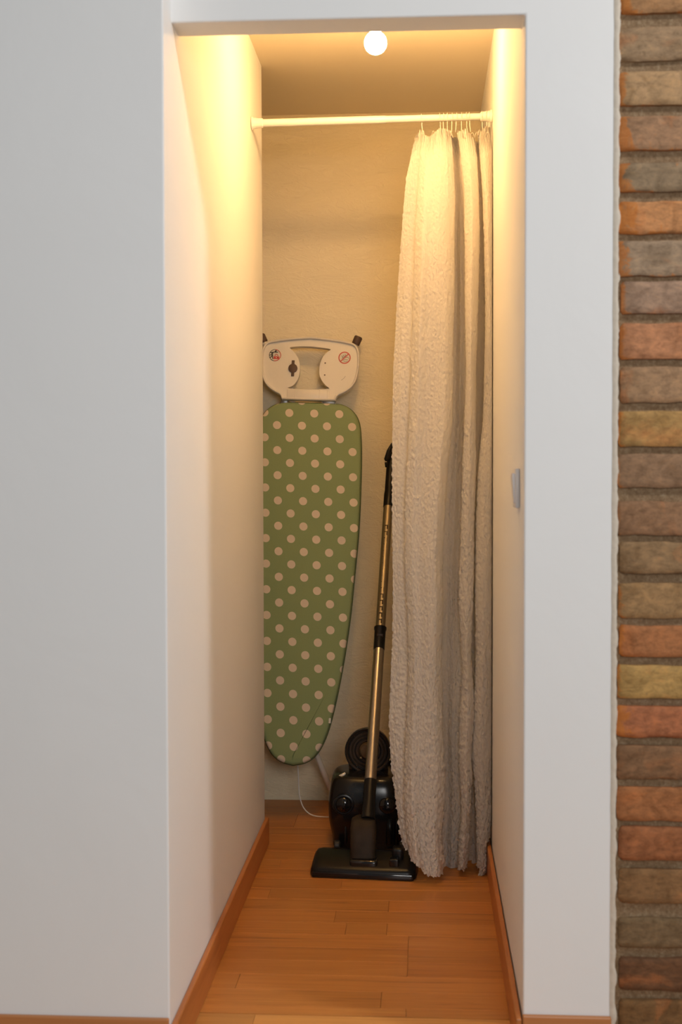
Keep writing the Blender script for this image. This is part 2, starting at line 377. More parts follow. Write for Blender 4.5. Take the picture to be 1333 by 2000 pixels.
# bare brick wall
YM = YF + 0.011
BW = props(obj('wall_brick', box((XBR - 0.004, YM, -0.03), (1.2, YM + 0.2, 3.0)), M_mortar), 'old bare brick wall with recessed brown mortar', kind='structure')
B = [(-40, 25, 1213, (160, 118, 84), 1.0), (52, 118, 1208, (152, 124, 100), .35), (140, 205, 1209, (168, 134, 102), .75), (228, 293, 1207, (152, 116, 92), .95),
     (317, 374, 1209, (138, 116, 96), 1.0), (394, 456, 1209, (182, 126, 84), 1.25), (471, 539, 1204, (150, 126, 108), 1.2), (550, 612, 1214, (156, 126, 110), .7),
     (632, 701, 1212, (178, 122, 90), .6), (716, 786, 1213, (156, 122, 96), .3), (804, 872, 1209, (168, 130, 82), .5), (887, 952, 1208, (142, 110, 88), .35),
     (979, 1045, 1207, (142, 106, 82), .3), (1059, 1120, 1212, (142, 112, 84), .2), (1140, 1208, 1210, (152, 118, 84), .4), (1222, 1283, 1211, (160, 104, 68), .5),
     (1300, 1364, 1207, (172, 136, 84), .5), (1380, 1440, 1200, (162, 100, 70), .8), (1457, 1522, 1204, (128, 94, 70), .1), (1538, 1604, 1206, (155, 100, 64), .2),
     (1616, 1680, 1210, (150, 94, 62), .25), (1698, 1765, 1210, (130, 96, 66), .3), (1794, 1852, 1209, (120, 97, 74), .1), (1872, 1935, 1211, (104, 72, 52), .1),
     (1955, 2020, 1211, (118, 86, 56), .2)]
extra = [b for b in B]
def brick(x0, x1, z0, z1, col, wearv, first, seed):
    nx, nz = (12, 5) if first else (8, 4); r = random.Random(seed); bm = bmesh.new()
    yf = YF - 0.003 + r.uniform(-0.003, 0.002); off = Vector((seed * 3.1, seed * 1.7, 0)); W = x1 - x0; H = z1 - z0
    cx, cz = (x0 + x1) / 2, (z0 + z1) / 2
    lay = bm.verts.layers.float.new('arris')
    def P(u, v, back):
        # rounded worn outline: pull corners in, wander the edges
        x = x0 + u * W; z = z0 + v * H
        nz_ = noise.noise(Vector((x * 22, v * 2.5, seed))) * 0.0032
        nxx = noise.noise(Vector((seed, z * 45, 3.0))) * 0.0035
        if v in (0, 1): z += nz_
        if u in (0, 1): x += nxx
        if u == 0 and v in (0, 1): x += 0.004 if not first else 0.0045
        if u == 1 and v in (0, 1): x -= 0.003
        edge = (u in (0, 1)) + (v in (0, 1))
        y = YM + 0.02 if back else yf + 0.0035 * edge + noise.noise(Vector((x * 30, z * 30, seed))) * 0.0022
        if u == 0 and not back: y += 0.002
        return Vector((x - cx, y - yf, z - cz))
    us = [0] + sorted([(i + (r.random() - .5) * .4) / nx for i in range(1, nx)]) + [1]; us[1] = min(us[1], 0.035)
    vs = [0, 0.09] + [i / nz for i in range(1, nz)] + [0.91, 1]
    G = [[bm.verts.new(P(u, v, False)) for v in vs] for u in us]
    for i, u in enumerate(us):
        for j, v in enumerate(vs):
            G[i][j][lay] = max(0.0, 1 - u * W / 0.020) + (0.30 if v < 0.05 else 0)
    for i in range(len(us) - 1):
        for j in range(len(vs) - 1): bm.faces.new((G[i][j], G[i + 1][j], G[i + 1][j + 1], G[i][j + 1]))
    ring = [G[i][0] for i in range(len(us))] + [G[-1][j] for j in range(1, len(vs))] + [G[i][-1] for i in range(len(us) - 2, -1, -1)] + [G[0][j] for j in range(len(vs) - 2, 0, -1)]
    bk = []
    for v_ in ring:
        nv = bm.verts.new((v_.co.x, YM + 0.004 - yf, v_.co.z)); nv[lay] = 0.6; bk.append(nv)
    n = len(ring)
    for i in range(n): bm.faces.new((ring[i], ring[(i + 1) % n], bk[(i + 1) % n], bk[i]))
    o = obj('brick', bm, M_brick, BW, smooth=True, auto=55); o.location = (cx, yf, cz)
    L_ = sum(s2l(col)) / 3; o.color = (*[min(1, (c_ * .93 + L_ * .07) * f_ * 1.2) for c_, f_ in zip(s2l(col), (1, 1.0, .90))], min(1.0, wearv)); return o
pal = [b[3] for b in B]
for i, (y0, y1, xl, col, wv) in enumerate(B):
    z1, z0 = at(1270, y0, YF).z, at(1270, y1, YF).z; xa = at(max(xl, 1205), (y0 + y1) / 2, YF).x
    if i == 0: z1 = z0 + 0.066
    if i == 24: z0 = z1 - 0.066
    L = 0.275 if i % 2 else 0.20
    brick(xa, xa + L, z0, z1, col, wv, True, i + 1)
    x = xa + L + 0.014; brick(x, min(x + 0.28, 0.97), z0, z1, rnd.choice(pal), 0.3, False, i + 101)
# the ragged lip where the paint breaks off against the bricks
bm = bmesh.new(); pts = []
N = 330
Lx = at(1199, 1000, YF).x
for k in range(N + 1):
    z = lerp(2.24, 0.02, k / N); py = 1000 + (1.123 - z) * F_PX / 2.7
    gap = 0.0
    for (y0, y1, xl, _, _) in B:
        if y0 < py < y1: gap = -0.55
    wdt = 0.0050 + 0.0022 * gap + 0.0055 * noise.noise(Vector((z * 26, 2, 5))) + 0.0018 * noise.noise(Vector((z * 120, 7, 5)))
    yj = YF - 0.0035 - 0.0015 * noise.noise(Vector((z * 60, 1, 9)))
    pts.append((Vector((XBR - 0.0045 + 0.0012 * noise.noise(Vector((z * 18, 4, 4))), YF - 0.0005, z)), Vector((XBR + 0.0005, yj + .001, z)), Vector((Lx + 0.004 + max(wdt, .003), yj + 0.0015, z)), Vector((Lx + 0.005 + max(wdt, .003), YM + 0.002, z))))
R = [[bm.verts.new(p) for p in r] for r in pts]
for a, b in zip(R, R[1:]):
    for i in range(3): bm.faces.new((a[i], a[i + 1], b[i + 1], b[i]))
obj('plaster_lip', bm, M_lip, WR, smooth=True)['label'] = 'ragged cream edge of broken plaster'

# ------------------------------------------------------------------ ceiling lamp
bc = at(734, 84, 3.53)
LMP = empty('ceiling_lamp', (bc.x, bc.y, ZC), 'glowing warm globe bulb hanging in a short socket from the cupboard ceiling', 'lamp')
bm = bmesh.new()
prof = []
for k in range(21):
    a = math.pi * k / 24.0; prof.append((-math.cos(a) * 0.0298, math.sin(a) * 0.0298))
lathe(bm, bc, (0, 0, 1), prof, 32); obj('bulb', bm, M_bulb, LMP, smooth=True)
bm = bmesh.new(); z = 0.0255
lathe(bm, bc, (0, 0, 1), [(z, .014), (z + .012, .0185), (z + .03, .0205), (z + .075, .0205), (z + .08, .017), (z + .10, .012)], 28); obj('socket', bm, M_white, LMP, smooth=True, auto=40)
bm = bmesh.new(); sweep(bm, [bc + Vector((0, 0, z + .095)), Vector((bc.x, bc.y, ZC - .022))], .0035, 10); obj('cable', bm, M_white, LMP, smooth=True)
bm = bmesh.new(); lathe(bm, (bc.x, bc.y, ZC - .0005), (0, 0, -1), [(0, .045), (.012, .043), (.02, .03), (.024, .008)], 32); obj('ceiling_rose', bm, M_white, LMP, smooth=True, auto=40)

# ------------------------------------------------------------------ curtain rod
pl, pr = Vector((XL, 3.955, 2.236)), Vector((XR, 3.975, 2.249))
RD = (pr - pl).normalized()
ROD = empty('curtain_rod', pl, 'white tension curtain rod spanning the cupboard between its side walls', 'curtain rod')
bm = bmesh.new(); sweep(bm, [pl + RD * 0.02, pl + RD * 0.40], .0112, 24); obj('outer_tube', bm, M_white, ROD, smooth=True, auto=50)
bm = bmesh.new(); sweep(bm, [pl + RD * 0.398, pr - RD * 0.02], .0100, 24); obj('inner_tube', bm, M_white, ROD, smooth=True, auto=50)
for p, d in ((pl, RD), (pr, -RD)):
    bm = bmesh.new(); lathe(bm, p, d, [(0.0012, .0190), (.005, .0190), (.008, .0165), (.02, .0145), (.034, .0140), (.036, .0115)], 28); obj('end_cap', bm, M_white, ROD, smooth=True, auto=35)

# ------------------------------------------------------------------ curtain
CUR = empty('curtain', (0.06, 3.96, 0.0), 'white crinkled gauze curtain drawn to the right on its rod', 'curtain')
def T(*a): return list(a)
# each control line: table of photo rows -> column, depth offset, top row, bottom row
LB = T((255, 826), (300, 822), (378, 816), (470, 811), (539, 809), (631, 805.6), (730, 804), (820, 800), (880, 797), (970, 792.5), (1120, 792.5), (1210, 797), (1304, 800), (1388, 796), (1472, 791.6), (1568, 791.6), (1628, 797), (1683, 804), (1720, 812))
RB = T((255, 880), (300, 885), (378, 889.6), (470, 887), (585, 888), (631, 886), (730, 885), (820, 884), (910, 875), (1000, 869), (1090, 864), (1180, 866), (1270, 863), (1424, 865), (1520, 869), (1580, 867), (1640, 862), (1676, 866), (1720, 864))
LD = T((255, 893), (300, 901), (378, 908), (470, 909), (631, 910), (730, 912), (820, 908), (910, 905), (1000, 903), (1090, 900), (1180, 897), (1270, 903), (1304, 905), (1388, 900), (1472, 898), (1580, 903), (1640, 898), (1720, 896))
RDd = T((255, 925), (300, 931), (378, 936), (470, 937), (631, 932), (730, 930), (820, 929), (910, 930), (1000, 927), (1090, 926), (1180, 924), (1270, 920), (1388, 927), (1472, 922), (1520, 923), (1580, 920), (1640, 915), (1720, 909))
LE = T((255, 934), (300, 938), (378, 944), (470, 947), (631, 949), (730, 947), (820, 944), (910, 936), (1000, 932), (1090, 929), (1180, 930), (1304, 930), (1472, 922), (1520, 928), (1580, 931), (1640, 932), (1720, 934))
RE = T((255, 958), (300, 962), (470, 966), (631, 968), (1000, 969), (1304, 969), (1388, 968), (1472, 968), (1520, 962), (1580, 963), (1640, 956), (1690, 957), (1720, 944))
LA = T((255, 817), (270, 811), (300, 804), (350, 793), (400, 789), (480, 783), (600, 775), (700, 770), (800, 767), (1000, 766), (1130, 768), (1250, 767), (1400, 760), (1450, 762), (1500, 765), (1560, 773), (1620, 781), (1660, 790))
def col(base, dx=0.0, dx_top=None): return lambda py: interp(base, py) + (dx if dx_top is None else lerp(dx_top, dx, min(1, max(0, (py - 255) / 250))))
def between(a, b, f): return lambda py: lerp(interp(a, py), interp(b, py), f)
CL = [  # column fn, depth, bottom row
    (col(LA), 0.036, 1650), (between(LA, LB, .45), 0.024, 1660), (col(LB, 2, 1), 0.018, 1672), (col(LB, 4, 2), 0.034, 1674),
    (col(LB, 1), 0.012, 1678), (col(LB), -0.012, 1682), (between(LB, RB, .18), -0.032, 1690), (between(LB, RB, .38), -0.027, 1706),
    (between(LB, RB, .60), -0.034, 1713), (between(LB, RB, .82), -0.032, 1712), (col(RB), -0.012, 1707), (col(RB, -1), 0.014, 1704),
    (col(RB, -9, -4), 0.028, 1700), (between(RB, LD, .25), 0.040, 1697), (between(RB, LD, .55), 0.030, 1702), (between(RB, LD, .85), 0.038, 1700), (col(LD, 7, 3), 0.030, 1700),
    (col(LD, 1), 0.008, 1699), (col(LD), -0.012, 1698), (between(LD, RDd, .5), -0.028, 1700), (col(RDd), -0.014, 1694), (col(RDd, -1), 0.010, 1690),
    (col(RDd, -9, -4), 0.034, 1682), (between(RDd, LE, .5), 0.046, 1683), (col(LE, 10, 4), 0.034, 1684),
    (col(LE, 1), 0.010, 1688), (col(LE), -0.010, 1692), (between(LE, RE, .35), -0.026, 1708), (between(LE, RE, .7), -0.022, 1716), (col(RE), -0.004, 1704), (col(RE, -4, -2), 0.022, 1696)]
YC = 3.945; NS, NT_ = 13, 640
TOPK = []
TOPT = T((812, 264), (823, 252), (832, 262), (840, 274), (850, 256), (862, 249), (880, 256), (888, 268), (896, 256), (906, 251), (918, 257), (928, 274), (934, 266), (942, 255), (952, 246), (960, 249))
for fn, dy, bot in CL: TOPK.append(interp(TOPT, fn(262)) + (7 if dy > 0.03 else 0))
rowsC = []
for j in range(NT_ + 1):
    tt = j / NT_; ctrl = []
    for k, (fn, dy, bot) in enumerate(CL):
        py = lerp(TOPK[k], bot, tt); g = min(1.0, 0.45 + 0.55 * tt * 6)        # gathered tight at the header
        ctrl.append(at(fn(py), py, YC - 0.075 * (1 - max(0, min(1, (k - 9) / 4))) * max(0.0, (tt - 0.72) / 0.28) ** 1.5 + dy * 1.75 * g * (0.85 + 0.15 * math.sin(tt * 9 + k))))
    row = []
    for k in range(len(ctrl) - 1):
        a, b, c_, d_ = ctrl[max(k - 1, 0)], ctrl[k], ctrl[k + 1], ctrl[min(k + 2, len(ctrl) - 1)]
        for i in range(NS): row.append(lerp(cr(a, b, c_, d_, i / NS), b.lerp(c_, i / NS), 0.5))
    row.append(ctrl[-1]); rowsC.append(row)
nv = len(rowsC[0]); verts = []
for j, row in enumerate(rowsC):
    tt = j / NT_; amp = 0.0011 + 0.0016 * tt; hem = max(0.0, (tt - 0.80) / 0.20)
    for i, p in enumerate(row):
        s = i * 0.0031                                            # arc length along the cloth, so the crinkle is in the cloth
        q = Vector((s * 1.0, p.z, 0))
        n1 = noise.noise(Vector((s * 95, p.z * 75, 1))); n2 = noise.noise(Vector((s * 120, p.z * 100, 9)))
        n3 = noise.noise(Vector((s * 210, p.z * 170, 4))); n4 = noise.noise(Vector((s * 14, p.z * 7, 14)))
        e = (1 if i in (0, nv - 1) else 0)
        dx = (n1 * 1.5 + n3 * 1.2) * amp * (1 + 0.45 * hem) + n4 * 0.0018
        dyy = (n2 * 1.5 + n3 * 1.1) * amp * (1 - 0.1 * hem)
        dz = 0.0
        if tt > 0.985: dz = (noise.noise(Vector((s * 55, 0, 21))) * 0.012 + noise.noise(Vector((s * 190, 0, 22))) * 0.007) * (tt - 0.985) / 0.015
        head = max(0, 1 - tt / 0.035)                             # fine header-tape pleats
        dyy += head * 0.006 * math.sin(s * 620) ; dz += head * head * 0.006 * noise.noise(Vector((s * 160, 3, 3)))
        pp = p + Vector((dx, dyy, dz)); pp.z = max(pp.z, 0.002); pp.x = min(pp.x, XR - 0.0165 if pp.z < 0.10 else XR - 0.003)
        verts.append(pp)
faces = []
for j in range(NT_):
    for i in range(nv - 1):
        a = j * nv + i; faces.append((a, a + 1, a + nv + 1, a + nv))
me = bpy.data.meshes.new('fabric'); me.from_pydata([tuple(v_) for v_ in verts], [], faces); me.polygons.foreach_set('use_smooth', [True] * len(faces)); me.materials.append(M_gauze)
fo = bpy.data.objects.new('fabric', me); C.objects.link(fo); fo.parent = CUR; fo.matrix_parent_inverse = CUR.matrix_basis.inverted()
# rings / hooks of thin wire round the rod
for px in (823, 859, 867, 874, 884, 893, 902, 911, 917, 942, 950, 957):
    t_ = (at(px, 230, 3.965).x - pl.x) / (pr.x - pl.x); c0 = pl.lerp(pr, t_)
    ps = []
    j = rnd.uniform(-.003, .003); rr = 0.0128 if px < 932 else 0.0160
    for k in range(22):
        a = math.pi * (-0.60 + 1.62 * k / 21)
        ps.append(c0 + Vector((j * k / 21, math.sin(a) * rr, math.cos(a) * rr)))
    ps = ps[::-1] if ps[0].z < ps[-1].z else ps
    endp = min(ps[0], ps[-1], key=lambda q_: q_.z); lst = ps if (ps[-1] - endp).length < 1e-6 else ps[::-1]
    lst = lst + [lst[-1] + Vector((0, 0.0, -0.012)), lst[-1] + Vector((j, -0.006, -0.032))]
    bm = bmesh.new(); sweep(bm, smooth_path(lst, 2), 0.0010, 6); obj('ring', bm, M_white, CUR, smooth=True)
# frayed loops of header tape standing up from the gathers
bm = bmesh.new()
for k in range(34):
    px = rnd.choice([822, 825, 829, 845, 852, 860, 866, 872, 878, 884, 893, 899, 905, 911, 917, 936, 943, 949, 955]) + rnd.uniform(-3, 3)
    a = at(px, 262 + rnd.uniform(-2, 6), YC - 0.018); ww = rnd.uniform(-.008, .008); h = rnd.uniform(.004, .014)
    sweep(bm, smooth_path([a, a + Vector((ww * .4, -.004, h)), a + Vector((ww, -.005, h * .9)), a + Vector((ww * 1.4, -.004, -.006))], 4), .0007, 5)
o = obj('header_thread', bm, M_gauze, CUR, smooth=True); o['kind'] = 'stuff'
bm = bmesh.new()                                                  # twisted tail hanging from the last fold
sweep(bm, smooth_path([at(943, 1696, YC - .02), at(939, 1704, YC - .022), at(936, 1710, YC - .022), at(939, 1715, YC - .02), at(941, 1721, YC - .02) + Vector((0, 0, .004))], 5), [.0055] * 6 + [.003] * 6 + [.0024] * 9, 8)
obj('loose_tail', bm, M_gauze, CUR, smooth=True)

# ------------------------------------------------------------------ ironing board
PA, PB = at(606, 660, 4.700), at(572, 1495, 4.470)
v_ax = (PA - PB).normalized(); n_ax = Vector((1, 0, 0)).cross(v_ax).normalized()       # faces the room (-Y)
if n_ax.y > 0: n_ax = -n_ax
u_ax = v_ax.cross(n_ax).normalized()
if u_ax.x < 0: u_ax = -u_ax
P0 = at(606 - 34 * 0 / 708, 787, lerp(4.70, 4.47, (787 - 660) / 835))
MB_ = Matrix(((u_ax.x, v_ax.x, n_ax.x, P0.x), (u_ax.y, v_ax.y, n_ax.y, P0.y), (u_ax.z, v_ax.z, n_ax.z, P0.z), (0, 0, 0, 1)))
MI = MB_.inverted()
def uv(px, py, off=0.0):
    d = ray(px, py); o_ = P0 + n_ax * off; k = (o_ - CAM).dot(n_ax) / d.dot(n_ax); q = MI @ (CAM + d * k); return (q.x, q.y)
IB = bpy.data.objects.new('ironing_board', None); C.objects.link(IB); IB.empty_display_size = .05
props(IB, 'green polka dot ironing board standing upright against the back wall', 'ironing board'); IB.matrix_world = MB_
def bobj(name, bm, mat, parent=IB, **k):       # geometry given in board coordinates
    me = bpy.data.meshes.new(name); bmesh.ops.recalc_face_normals(bm, faces=bm.faces)
    if k.get('smooth', True):
        for f in bm.faces: f.smooth = True
    bm.to_mesh(me); bm.free()
    for m in (mat if isinstance(mat, (list, tuple)) else [mat]): me.materials.append(m)
    o = bpy.data.objects.new(name, me); C.objects.link(o); o.parent = parent
    if k.get('auto'): me.set_sharp_from_angle(angle=math.radians(k['auto']))
    return o
right = [(655, 787.5), (676, 793), (692, 806), (701, 824), (704.5, 850), (705.5, 890), (704, 960), (700, 1040), (692.5, 1120), (684.5, 1200), (673, 1280), (660, 1350), (646, 1410), (632, 1450), (615, 1477), (596, 1490), (575, 1494.5)]
ax_tip = uv(572, 1495)
def axu(v): return ax_tip[0] * max(0, min(1, v / ax_tip[1]))
R_ = [Vector((*uv(*p), 0)) for p in right]; R_ = [Vector((p.x - axu(p.y), p.y, 0)) for p in R_]
half = smooth_path([Vector((0.0, 0.0022, 0))] + R_, 5)
half = [p for p in half if p.x > 0.004]
full = [(p.x, p.y) for p in half] + [(0.0, ax_tip[1])] + [(-p.x, p.y) for p in reversed(half)] + [(0.0, 0.0022)]
full = [(a + axu(b), b) for a, b in full]
def inset(poly, d):
    n = len(poly); out = []
    for i in range(n):
        a = Vector(poly[i - 1]); b = Vector(poly[i]); c_ = Vector(poly[(i + 1) % n]); e = (c_ - a)
        e = e.normalized() if e.length > 1e-9 else Vector((1, 0)); nn = Vector((e.y, -e.x))
        out.append(b + nn * d)
    return out
tst = inset(full, 0.01); sgn = 1 if abs(tst[len(half) // 2].x) < abs(full[len(half) // 2][0]) else -1
def ringz(d, z): return [Vector((p.x, p.y, z)) for p in inset(full, d * sgn)]
bm = bmesh.new()
rr = loft(bm, [ringz(.010, -.036), ringz(.002, -.033), ringz(0, -.026), ringz(0, -.013), ringz(.0015, -.006), ringz(.005, -.002), ringz(.012, 0.0002), ringz(.022, .0008), ringz(.030, .0010), ringz(.033, .0010)], True)
cov = bobj('cover', bm, M_dots, auto=60); 
bm = bmesh.new(); sweep(bm, [Vector((p.x, p.y, -.022)) for p in inset(full, -0.0005 * sgn)] + [Vector((*inset(full, -0.0005 * sgn)[0], -.022))], .0028, 8, False); bobj('hem_cord', bm, M_rim, cov)
a = uv(644, 1406); bm = box((a[0] - .003, a[1] - .012, -.012), (a[0] + .005, a[1] + .006, .001), .0015); bobj('clip', bm, M_label, cov)['label'] = 'small pale clip on the edge'
# dot phase from one dot of the print
d0 = uv(565.5, 806.6)
for nd in M_dots.node_tree.nodes:
    if nd.name == 'off_u': nd.outputs[0].default_value = -(d0[0] + SH * d0[1])
    if nd.name == 'off_v': nd.outputs[0].default_value = -d0[1]

# iron rest: moulded tray with waisted opening
def z3(x, y): return (500 + x / 4.76, 620 + y / 4.76)
TO = 0.004
outer_r = [(430, 189), (560, 191), (700, 206), (830, 227), (905, 247), (940, 278), (957, 335), (959, 430), (948, 520), (922, 600), (882, 655), (820, 698), (768, 722), (748, 742), (738, 771)]
hole = [(312, 281), (335, 270), (420, 264), (520, 267), (640, 280), (690, 290), (697, 299), (662, 325), (627, 365), (602, 420), (591, 480), (596, 540), (620, 590), (655, 632), (681, 652), (668, 664), (480, 670), (312, 661), (292, 650), (340, 630), (375, 592), (398, 540), (405, 470), (398, 402), (374, 350), (342, 311)]
OR_ = [Vector((*uv(*z3(*p), TO), 0)) for p in outer_r]
cxu = uv(*z3(502, 480), TO)[0]; half_o = smooth_path(OR_[1:], 4)
outer = [(p.x, p.y) for p in half_o] + [(2 * cxu - p.x, p.y) for p in reversed(half_o)]
topy = uv(*z3(480, 187), TO)[1]
outer.append((cxu, topy + 0.0005))
hp = smooth_path([Vector((*uv(*z3(*p), TO), 0)) for p in hole], 4, True); hole_uv = [(p.x, p.y) for p in hp]
def filled_curve(loops, extr, bevel, zc):
    cu = bpy.data.curves.new('tmp', 'CURVE'); cu.dimensions = '2D'; cu.fill_mode = 'BOTH'; cu.extrude = extr; cu.bevel_depth = bevel; cu.bevel_resolution = 2
    for L in loops:
        s = cu.splines.new('POLY'); s.points.add(len(L) - 1); s.use_cyclic_u = True
        for i, p in enumerate(L): s.points[i].co = (p[0], p[1], 0, 1)
    ob = bpy.data.objects.new('tmp', cu); C.objects.link(ob); dg = bpy.context.evaluated_depsgraph_get()
    me = bpy.data.meshes.new_from_object(ob.evaluated_get(dg)); bpy.data.objects.remove(ob)
    bm = bmesh.new(); bm.from_mesh(me); bpy.data.meshes.remove(me)
    for v_ in bm.verts: v_.co.z += zc
    return bm
bm = filled_curve([outer, hole_uv], .003, .0015, -0.004)
REST = bobj('iron_rest', bm, M_cream, auto=40); REST['label'] = 'cream plastic tray with a waisted opening'
bm = bmesh.new(); op = [Vector((p[0], p[1], .001)) for p in outer]
rings = []
n = len(op)
for i in range(n + 1):
    p = op[i % n]; d = (op[(i + 1) % n] - op[i - 1 if i % n else n - 1]).normalized(); nn = Vector((d.y, -d.x, 0)); 
    if (Vector((cxu, -.0 + op[0].y - .06, 0)) - p).dot(nn) < 0: nn = -nn
    rings.append([p + nn * a_ + Vector((0, 0, h)) for a_, h in ((-.001, -.020), (-.0015, .008), (.0005, .0105), (.0035, .0105), (.0055, .008), (.0062, -.004))])
loft(bm, rings, False, False); bobj('rim', bm, M_cream, REST, auto=60)
bm = bmesh.new(); hq = [Vector((p[0], p[1], 0)) for p in hole_uv]; rings = []
n = len(hq); cc = sum(hq, Vector()) / n
for i in range(n + 1):
    p = hq[i % n]; rings.append([p + Vector((0, 0, -.001)), p + Vector((0, 0, -.030))])
loft(bm, rings, False, False); bobj('opening_skirt', bm, M_cream, REST)
a, b = uv(*z3(292, 668), TO), uv(*z3(682, 764), TO)
bm = box((a[0], b[1], .000), (b[0], a[1], .0045), .002, 2); bobj('crossbar', bm, M_cream, REST, auto=40)
for xx in (365, 592, 668):
    q = uv(*z3(xx, 715), TO); bm = box((q[0] - .0012, q[1] - .018, .0035), (q[0] + .0012, q[1] + .018, .0058), .0006, 1); bobj('rib', bm, M_cream, REST)
for xx in (232, 742):
    q = uv(*z3(xx, 470), TO); 
# dark latch, screw holes
q = uv(*z3(345, 472), TO); bm = bmesh.new(); lathe(bm, (q[0], q[1], .001), (0, 0, 1), [(0, .0160), (.005, .0158), (.0065, .012), (.0066, .0)], 28)
bx(bm, (q[0] - .005, q[1] - .0285, .0015), (q[0] + .005, q[1] + .0285, .0045)); bobj('lock_knob', bm, M_brown, REST, auto=40)['label'] = 'round brown lock with two tabs'
for p in ((645, 422), (640, 533)):
    q = uv(*z3(*p), TO); bm = bmesh.new(); lathe(bm, (q[0], q[1], .0002), (0, 0, 1), [(0, .0028), (.0009, .0026)], 14); bobj('screw', bm, M_brown, REST, auto=40)
# printed warning discs
def disc(bm, c_, r, z, mi, n=36, sy=1.0):
    f = bm.faces.new([bm.verts.new((c_[0] + r * math.cos(2 * math.pi * k / n), c_[1] + r * sy * math.sin(2 * math.pi * k / n), z)) for k in range(n)]); f.material_index = mi
def annulus(bm, c_, r0, r1, z, mi, a0=0, a1=2 * math.pi, n=48):
    A = [bm.verts.new((c_[0] + r0 * math.cos(lerp(a0, a1, k / n)), c_[1] + r0 * math.sin(lerp(a0, a1, k / n)), z)) for k in range(n + 1)]
    Bv = [bm.verts.new((c_[0] + r1 * math.cos(lerp(a0, a1, k / n)), c_[1] + r1 * math.sin(lerp(a0, a1, k / n)), z)) for k in range(n + 1)]
    for k in range(n): bm.faces.new((A[k], A[k + 1], Bv[k + 1], Bv[k])).material_index = mi
def stroke(bm, c_, pts, wd, z, mi, s=1.0):
    pts = [Vector((c_[0] + p[0] * s, c_[1] + p[1] * s)) for p in pts]
    for a_, b_ in zip(pts, pts[1:]):
        d = (b_ - a_).normalized(); nn = Vector((-d.y, d.x)) * wd / 2; e = d * wd * .3
        bm.faces.new([bm.verts.new((*p, z)) for p in (a_ - nn - e, b_ - nn + e, b_ + nn + e, a_ + nn - e)]).material_index = mi
s1 = uv(*z3(178, 349), TO); bm = bmesh.new(); r = .0214; m_ = r
disc(bm, s1, r, .0010, 0); annulus(bm, s1, r * .90, r, .0013, 2, math.pi * .5, math.pi * 1.45); annulus(bm, s1, r * .88, r, .0013, 1, -math.pi * .55, math.pi * .5)
stroke(bm, s1, [(-.85, .42), (-.1, .52), (.42, .50)], .0030, .0016, 2, m_); stroke(bm, s1, [(.0, .55), (.15, .78)], .0052, .0017, 2, m_)
stroke(bm, s1, [(-.50, .35), (-.45, -.15)], .0060, .0018, 2, m_); stroke(bm, s1, [(-.45, -.1), (-.80, -.45)], .0032, .0016, 2, m_); stroke(bm, s1, [(-.45, -.1), (-.35, -.62)], .0032, .0019, 2, m_)
stroke(bm, s1, [(-.50, .1), (-.86, -.02)], .0028, .0015, 2, m_)
disc(bm, (s1[0] - .42 * r, s1[1] + .40 * r), .0032, .0021, 2, 16)
stroke(bm, s1, [(-.10, -.42), (.56, -.42)], .0098, .0016, 1, m_); annulus(bm, (s1[0] + .23 * r, s1[1] - .12 * r), r * .20, r * .31, .0018, 1, 0, math.pi, 16)
disc(bm, (s1[0] + .23 * r, s1[1] - .42 * r), .0018, .0019, 0, 12)
bobj('warning_sticker', bm, [M_label, M_red, M_black_print], REST, smooth=False)['label'] = 'round sticker with a black figure and red padlock'
s2 = uv(*z3(825, 373), TO); bm = bmesh.new(); r = .0218
disc(bm, s2, r * .95, .0010, 0); annulus(bm, s2, r * .84, r, .0014, 1)
stroke(bm, s2, [(-.62, -.60), (.62, .62)], .0034, .0020, 1, r)
stroke(bm, s2, [(-.45, .30), (-.20, .05), (-.42, -.1)], .0022, .0016, 2, r); stroke(bm, s2, [(-.22, .45), (-.05, .18)], .0020, .0017, 2, r); stroke(bm, s2, [(.05, .55), (.20, .38), (.05, .25)], .0016, .0016, 2, r)
stroke(bm, s2, [(-.30, -.45), (.1, -.28), (.55, -.35)], .0015, .0016, 2, r); stroke(bm, s2, [(-.1, -.62), (.5, -.60)], .0015, .0017, 2, r); stroke(bm, s2, [(.2, .0), (.5, .12), (.72, -.1)], .0018, .0016, 2, r)
bobj('warning_sticker', bm, [M_label, M_red, M_greyprint], REST, smooth=False)['label'] = 'round sticker with a red prohibition ring'
bm = bmesh.new(); q1, q2 = uv(*z3(795, 582), TO), uv(*z3(833, 545), TO); stroke(bm, (0, 0), [q1, ((q1[0] + q2[0]) / 2 + .001, (q1[1] + q2[1]) / 2 - .001), q2], .0011, .0010, 0); bobj('scuff', bm, M_greyprint, REST, smooth=False)['label'] = 'short grey scuff'
# bracket tubes between rest and board
for xa, xb in ((549, 562), (629, 655)):
    q1, q2 = uv(xa, 775), uv(xa + 1, 800); q3, q4 = uv(xb, 800), uv(xb, 775)
    bm = bmesh.new(); sweep(bm, [Vector((*q1, -.012)), Vector((*q2, -.014))], .0024, 10); bobj('bracket', bm, M_steel); bm = bmesh.new(); sweep(bm, [Vector((*q4, -.012)), Vector((*q3, -.014))], .0024, 10); bobj('bracket', bm, M_steel)
    q = uv((xa + xb) / 2, 781); w_ = abs(q3[0] - q2[0]) / 2 + .001
    bm = box((q[0] - w_, q[1] - .012, -.022), (q[0] + w_, q[1] + .012, -.018), .001, 1); bobj('bracket_plate', bm, M_steel)
